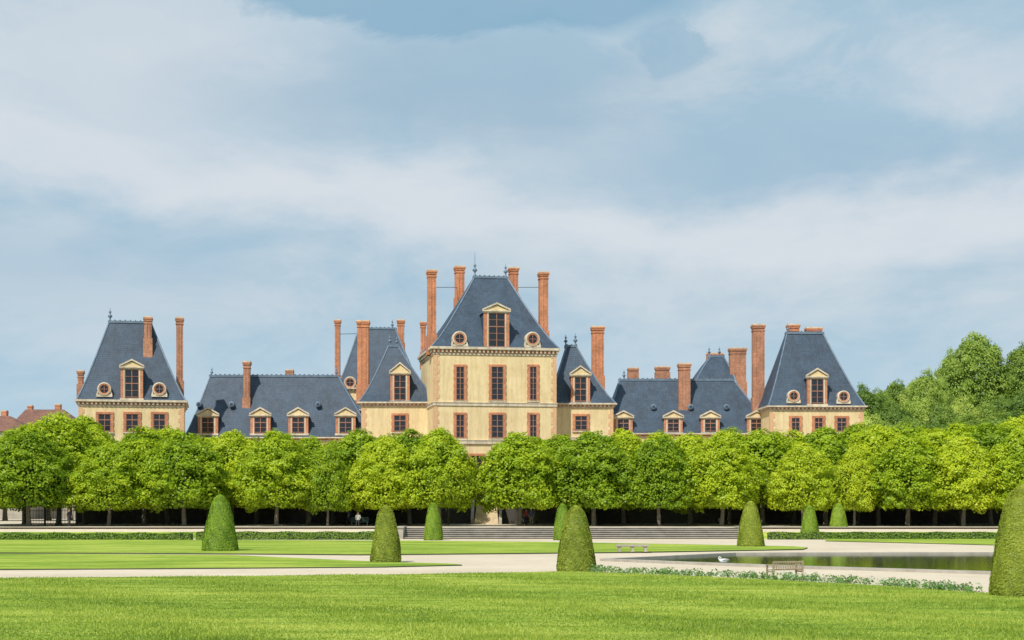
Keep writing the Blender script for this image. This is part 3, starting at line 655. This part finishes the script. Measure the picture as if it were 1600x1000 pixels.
# flower border
line=[gp(*p) for p in [(905,894),(940,896),(1060,901),(1200,907),(1400,918),(1540,929)]]
Cs=[];Ns=[];Ss=[];Ts=[]
for (A,Bb) in zip(line[:-1],line[1:]):
    A=np.array(A);Bb=np.array(Bb);Lh=np.linalg.norm(Bb-A);m_=int(Lh*13)
    for i in range(m_):
        t=rng.uniform(0,1); c=np.array([*(A+(Bb-A)*t),0.05])+np.array([rng.normal(0,.1),rng.uniform(-0.1,1.3),0]); r=rng.uniform(.10,.26); q=28
        d=unit(q); d[:,2]=np.abs(d[:,2]); Cs.append(c+d*r*np.array([1,1,1.3])); Ns.append(d*.4+unit(q)+np.array([0,-.3,.3])); Ss.append(rng.uniform(.025,.06,q)); Ts.append(np.clip((1.0 if rng.uniform()<.13 else rng.uniform(-.3,.25))+rng.uniform(-.1,.4,q),0,1))
o=bpy.data.objects.new('flower_border',leaf_mesh('flower_border',np.concatenate(Cs),np.concatenate(Ns),np.concatenate(Ss),M['silver'],np.concatenate(Ts))); coll.objects.link(o)
o['kind']='stuff'; o['label']='silvery green bedding plants along the lawn edge'; o['category']='flower bed'

# ------------------------------------------------------------ retaining wall, stair, fence
e=empty('retaining_wall',(0,0,0),0,label='old dark stone wall in the shade of the trees',category='wall')
xa,xb=gx(118,173.5),gx(1800,173.5)
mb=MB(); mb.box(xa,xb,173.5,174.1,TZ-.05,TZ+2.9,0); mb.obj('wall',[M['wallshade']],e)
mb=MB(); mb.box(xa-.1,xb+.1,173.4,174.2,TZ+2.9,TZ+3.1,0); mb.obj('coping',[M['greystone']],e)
e=empty('stone_staircase',(gx(760,170),170,TZ),0,label='pale stone stair rising against the shaded wall',category='stairs')
mb=MB(); ns=12
for k in range(ns): mb.box(-1.1-(ns-k)*0.02,1.1+(ns-k)*0.02,-0.9+k*0.28,3.0,0 if k==0 else 0.19*k-0.01,0.19*(k+1))
mb.obj('step',[M['stucco_pale']],e)
for sx in (-1,1):
    mb=MB(); x0=sx*1.55
    mb.add([(x0-.16,-1.0,0),(x0+.16,-1.0,0),(x0+.16,3.0,0),(x0-.16,3.0,0),(x0-.16,-1.0,.55),(x0+.16,-1.0,.55),(x0+.16,3.0,2.8),(x0-.16,3.0,2.8)],[(0,3,2,1),(4,5,6,7),(0,1,5,4),(1,2,6,5),(2,3,7,6),(3,0,4,7)]); mb.obj('side_wall',[M['greystone']],e)
e=empty('iron_fence',(gx(45,160),160,TZ),0,label='dark iron railings with posts near the trees',category='fence')
Lf=gx(120,160)-gx(45,160)
mb=MB()
for k in range(int(Lf/0.16)): mb.box(k*.16,k*.16+.035,-.02,.015,.15,1.75)
for z in (.2,1.5): mb.box(0,Lf,-.03,.03,z,z+.05)
mb.obj('railing',[M['iron']],e)
for k in range(4):
    mb=MB(); mb.box(k*Lf/3-.08,k*Lf/3+.08,-.09,.09,0,1.9); mb.lathe((k*Lf/3,0,1.9),[(.09,0),(.11,.08),(0.02,.22)],8); mb.obj('post',[M['iron']],e)

# ------------------------------------------------------------ benches
e=empty('garden_bench',(gx(1226,65.5),65.5,0),math.radians(20),label='weathered slatted wooden bench facing the pool',category='bench',group='benches on the gravel')
W=0.74
mb=MB()
for k in range(5): mb.box(-W,W,-.24+k*.105,-.165+k*.105,.40,.43)
mb.obj('seat',[M['benchwood']],e)
mb=MB()
for k in range(13):
    x=-W+.07+k*(2*W-.14)/12; mb.box(x-.022,x+.022,-.30,-.28,.47,.72)
mb.box(-W,W,-.315,-.265,.72,.79); mb.box(-W,W,-.31,-.27,.43,.47); mb.obj('backrest',[M['benchwood']],e)
for sx in (-W,W-.07):
    mb=MB(); mb.box(sx,sx+.07,-.32,-.255,0,.80); mb.obj('leg',[M['benchwood']],e)
    mb=MB(); mb.box(sx,sx+.07,.22,.285,0,.60); mb.obj('leg',[M['benchwood']],e)
    mb=MB(); mb.box(sx-.01,sx+.08,-.26,.32,.60,.64); mb.box(sx+.01,sx+.06,-.255,.22,.31,.37); mb.obj('armrest',[M['benchwood']],e)
db=gd(864)
e=empty('stone_bench',(gx(988,db),db,0.08),0,label='pale backless stone bench on the far lawn edge',category='bench',group='benches on the gravel')
mb=MB(); mb.box(-1.1,1.1,-.26,.26,.36,.47); mb.box(-1.05,1.05,-.22,.22,.33,.36); mb.obj('seat',[M['greystone']],e)
for x in (-.85,0,.85):
    mb=MB(); mb.prism([(x-.13,0),(x+.13,0),(x+.08,.12),(x+.08,.24),(x+.13,.33),(x-.13,.33),(x-.08,.24),(x-.08,.12)],-.18,.18); mb.obj('leg',[M['greystone']],e)
e=empty('park_bench',(gx(565,156),154,TZ),0,label='dark green park bench in the tree shade',category='bench',group='benches under the trees')
mg=simple('green_bench_paint',(0.02,0.05,0.035))
mb=MB()
for k in range(4): mb.box(-.9,.9,-.2+k*.11,-.12+k*.11,.43,.46)
mb.obj('seat',[mg],e)
mb=MB()
for k in range(3): mb.box(-.9,.9,.24,.27,.55+k*.13,.64+k*.13)
mb.obj('backrest',[mg],e)
for x in (-.8,.74):
    mb=MB(); mb.box(x,x+.06,-.2,-.14,0,.43); mb.box(x,x+.06,.27,.32,0,.92); mb.box(x+.01,x+.05,-.14,.27,.38,.43); mb.obj('leg',[mg],e)

# ------------------------------------------------------------ skinned figures
def skin(name,verts,edges,rads,sub=2,root=0):
    me=bpy.data.meshes.new(name); me.from_pydata(verts,edges,[]); o=bpy.data.objects.new(name,me); coll.objects.link(o)
    md=o.modifiers.new('s','SKIN'); md.use_smooth_shade=True
    for i,sv in enumerate(me.skin_vertices[0].data):
        r=rads[i]; sv.radius=(r,r) if not isinstance(r,tuple) else r; sv.use_root=(i==root)
    ms=o.modifiers.new('u','SUBSURF'); ms.levels=sub; ms.render_levels=sub
    bpy.context.view_layer.update(); dg=bpy.context.evaluated_depsgraph_get()
    m2=bpy.data.meshes.new_from_object(o.evaluated_get(dg)); bpy.data.objects.remove(o); return m2
SK=simple('skin',(0.5,0.3,0.2)); HR=simple('dark_hair',(0.04,0.025,0.015))
def person(x,y,z,rot,shirt,trou,label,walk=0.15,sit=False):
    e=empty('person',(x,y,z),rot,label=label,category='person')
    if sit:
        v=[(0,0,.52),(0,.02,.75),(0,0.02,1.0),(0,.02,1.15),(0,-.02,1.26),(0,-.03,1.36),
           (-.2,.02,1.07),(-.24,-.04,.82),(-.14,-.25,.66),(.2,.02,1.07),(.24,-.04,.82),(.14,-.25,.66),
           (-.1,-.02,.50),(-.12,-.42,.52),(-.12,-.44,.1),(-.12,-.58,.04),(.1,-.02,.50),(.12,-.42,.52),(.12,-.44,.1),(.12,-.58,.04)]
    else:
        w=walk
        v=[(0,0,.92),(0,0,1.12),(0,0,1.34),(0,0,1.47),(0,-.02,1.58),(0,-.02,1.68),
           (-.2,0,1.4),(-.26,.04+w*.4,1.12),(-.25,-.04+w*.6,.86),(.2,0,1.4),(.26,.04-w*.4,1.12),(.25,-.06-w*.6,.86),
           (-.1,0,.86),(-.11,-w,.48),(-.11,-w*.9,.08),(-.11,-w-.16,.04),(.1,0,.86),(.11,w*.7,.48),(.11,w*1.6,.1),(.11,w*1.5-.14,.04)]
    ed=[(0,1),(1,2),(2,3),(3,4),(4,5),(2,6),(6,7),(7,8),(2,9),(9,10),(10,11),(0,12),(12,13),(13,14),(14,15),(0,16),(16,17),(17,18),(18,19)]
    r=[.15,.13,.15,.06,.10,.085,.07,.05,.035,.07,.05,.035,.10,.07,.045,.035,.10,.07,.045,.035]
    me=skin('body',v,ed,r)
    for m_ in (SK,shirt,trou,HR): me.materials.append(m_)
    top=1.16 if sit else 1.48; hip=.62 if sit else .95
    for p in me.polygons:
        c=p.center; zc=c.z
        if zc>top: mi=3 if (c.y>-.0 and zc>top+.08) or zc>top+.2 else 0
        elif zc>hip or (sit and zc>.62): mi=1 if not (abs(c.x)>.2 and zc<hip+.2) else 0
        else: mi=2 if zc>.08 else 3
        if not sit and abs(c.x)>.19 and zc<1.1: mi=0
        p.material_index=mi
    o=bpy.data.objects.new('body',me); coll.objects.link(o); o.parent=e
c1=simple('blue_shirt',(0.08,0.13,0.3)); c2=simple('white_shirt',(0.5,0.48,0.45)); c3=simple('dark_trousers',(0.03,0.03,0.04)); c4=simple('red_top',(0.4,0.06,0.05)); c5=simple('beige_trousers',(0.4,0.33,0.24))
person(gx(108,152),152,TZ,1.2,c3,c3,'person in dark clothes walking beneath the trees')
person(gx(545,157),157,TZ,-1.3,c1,c3,'person in blue shirt walking on the terrace',.2)
person(gx(561,155),153.95,TZ,0,c2,c3,'person in white shirt sitting on a park bench',sit=True)
person(gx(822,158),158,TZ,0.5,c4,c3,'person in red top standing under the trees',.05)
person(gx(830,158),158,TZ,-.4,c1,c5,'person in blue shirt and beige trousers standing',.05)

def swan(px,d,rot,label,sc=0.62):
    e=empty('swan',(gx(px,d),d,0.0),rot,label=label,category='swan'); e.scale=(sc,sc,sc)
    v=[(0,0,.14),(.28,0,.18),(.50,0,.24),(-.25,0,.15),(-.40,0,.24),(-.47,0,.40),(-.40,0,.52),(-.32,0,.48),(-.26,0,.38),(-.22,0,.30)]
    ed=[(0,1),(1,2),(0,3),(3,4),(4,5),(5,6),(6,7),(7,8),(8,9)]
    me=skin('body',v,ed,[.2,.15,.04,.18,.09,.045,.04,.045,.06,.035]); me.materials.append(M['feather']); o=bpy.data.objects.new('body',me); coll.objects.link(o); o.parent=e
    for s in (-1,1):
        me=skin('wing',[(-.2,s*.14,.24),(.05,s*.17,.30),(.3,s*.12,.28),(.48,s*.05,.27)],[(0,1),(1,2),(2,3)],[(.09,.05),(.12,.06),(.09,.045),(.02,.02)],2); me.materials.append(M['feather']); o=bpy.data.objects.new('wing',me); coll.objects.link(o); o.parent=e
    mb=MB(); mb.tube([(-.21,0,.28),(-.17,0,.20)],[.03,.012],6); mb.obj('bill',[M['bill']],e,True)
swan(1131,gd(879),0.1,'white swan preening near the pool edge')

# ------------------------------------------------------------ camera, light, world
cd=bpy.data.cameras.new('camera'); cam=bpy.data.objects.new('camera',cd); coll.objects.link(cam); scene.camera=cam
cam.location=(0,0,CZ); cam.rotation_euler=(math.radians(90),0,0); cd.sensor_width=36; cd.lens=36*F/1600; cd.shift_y=(HY-500)/1600; cd.clip_end=6000; cd.clip_start=0.5
el=math.radians(50); az=math.radians(207)
sd=Vector((math.sin(az)*math.cos(el),math.cos(az)*math.cos(el),math.sin(el)))
sl=bpy.data.lights.new('sun','SUN'); sl.energy=4.3; sl.angle=math.radians(0.6); sl.color=(1,.955,.88); so=bpy.data.objects.new('sun',sl); coll.objects.link(so); so.rotation_euler=sd.to_track_quat('Z','Y').to_euler()
w=bpy.data.worlds.new('World'); scene.world=w; w.use_nodes=True; nt=w.node_tree; bg=nt.nodes['Background']
sky=N(nt,'ShaderNodeTexSky'); sky.sky_type='NISHITA'; sky.sun_disc=False; sky.sun_elevation=el; sky.sun_rotation=az
tc=N(nt,'ShaderNodeTexCoord').outputs['Generated']; sp=N(nt,'ShaderNodeSeparateXYZ'); L(nt,tc,sp.inputs[0]); X,Y,Z=sp.outputs
def vscale(sx,sy,sz,off=(0,0,0)):
    m_=N(nt,'ShaderNodeMapping'); m_.inputs['Scale'].default_value=(sx,sy,sz); m_.inputs['Location'].default_value=off; L(nt,tc,m_.inputs['Vector']); return m_.outputs[0]
n1=noise(nt,vscale(3.5,3.5,9,(1.3,0,.4)),1.0,8,.58,.3)
n2=noise(nt,vscale(9,9,20,(4,1,0)),1.0,8,.62,.4)
n3=noise(nt,vscale(6,6,15,(9,2,3)),1.0,8,.6,.2)
def S(r,g,b_): return tuple(10*((c/255)/12.92 if c/255<=.04045 else ((c/255+.055)/1.055)**2.4) for c in (r,g,b_))
nn=mth(nt,'ADD',mth(nt,'MULTIPLY',n1,.55),mth(nt,'MULTIPLY',n2,.45))
base=mixc(nt,ramp(nt,nn,[(.44,(0,0,0)),(.58,(1,1,1))]),S(168,197,216),S(200,214,224))
def gauss(q): return mth(nt,'POWER',2.718,mth(nt,'MULTIPLY',mth(nt,'MULTIPLY',q,q),-1.0))
def crisp(f,a=.22,b_=.72): return ramp(nt,f,[(a,(0,0,0)),(b_,(1,1,1))])
def blob(x0,z0,wx,wz,nz,amt):
    a=mth(nt,'DIVIDE',mth(nt,'SUBTRACT',mth(nt,'ADD',X,mth(nt,'MULTIPLY',mth(nt,'SUBTRACT',n2,.5),amt*2)),x0),wx)
    b_=mth(nt,'DIVIDE',mth(nt,'SUBTRACT',mth(nt,'ADD',Z,mth(nt,'MULTIPLY',mth(nt,'SUBTRACT',nz,.5),amt)),z0),wz)
    r=mth(nt,'ADD',mth(nt,'MULTIPLY',a,a),mth(nt,'MULTIPLY',b_,b_)); return mth(nt,'POWER',2.718,mth(nt,'MULTIPLY',r,-1.0))
col=mixc(nt,mth(nt,'MULTIPLY',crisp(blob(-.26,.275,.16,.055,n3,.11),.1,.8),.75),base,S(214,222,229))
col=mixc(nt,mth(nt,'MULTIPLY',crisp(blob(-.02,.255,.18,.032,n3,.09),.15,.9),.75),col,S(161,188,208))
col=mixc(nt,mth(nt,'MULTIPLY',crisp(blob(.18,.212,.18,.024,n3,.07),.15,.9),.7),col,S(161,190,211))
col=mixc(nt,mth(nt,'MULTIPLY',blob(-.30,.15,.16,.03,n3,.06),.6),col,S(168,195,215))
col=mixc(nt,mth(nt,'MULTIPLY',crisp(blob(.29,.265,.09,.024,n3,.1),.15,.85),.55),col,S(212,221,229))
fc=N(nt,'ShaderNodeFloatCurve'); cv=fc.mapping.curves[0]
L(nt,mth(nt,'MULTIPLY_ADD',X,1.25,.5,True),fc.inputs['Value'])
pts=[(0,.44),(.10,.44),(.35,.405),(.52,.36),(.66,.335),(.90,.365),(1,.385)]
cv.points[0].location=pts[0]; cv.points[1].location=pts[-1]
for p in pts[1:-1]: cv.points.new(*p)
fc.mapping.update()
cc=mth(nt,'MULTIPLY',fc.outputs[0],.5)
d=mth(nt,'SUBTRACT',mth(nt,'ADD',Z,mth(nt,'MULTIPLY',mth(nt,'SUBTRACT',n3,.5),.09)),cc)
bm=crisp(gauss(mth(nt,'DIVIDE',d,.022)),.1,.95)
col=mixc(nt,mth(nt,'MULTIPLY',bm,.78),col,S(221,226,232))
gapm=ramp(nt,blob(-.02,.318,.16,.03,n2,.07),[(.35,(0,0,0)),(.58,(1,1,1))])
col=mixc(nt,mth(nt,'MULTIPLY',gapm,.8),col,S(136,177,203))
gap2=ramp(nt,blob(.11,.290,.035,.014,n2,.07),[(.35,(0,0,0)),(.58,(1,1,1))])
col=mixc(nt,mth(nt,'MULTIPLY',gap2,.55),col,S(146,182,206))
hz=ramp(nt,Z,[(0.0,(1,1,1)),(.13,(0,0,0))]); col=mixc(nt,mth(nt,'MULTIPLY',hz,.75),col,S(180,211,230))
fin=mixc(nt,.97,sky.outputs[0],col)
L(nt,fin,bg.inputs['Color']); bg.inputs['Strength'].default_value=0.1
scene.view_settings.view_transform='Standard'; scene.view_settings.look='None'; scene.view_settings.exposure=0; scene.view_settings.gamma=1
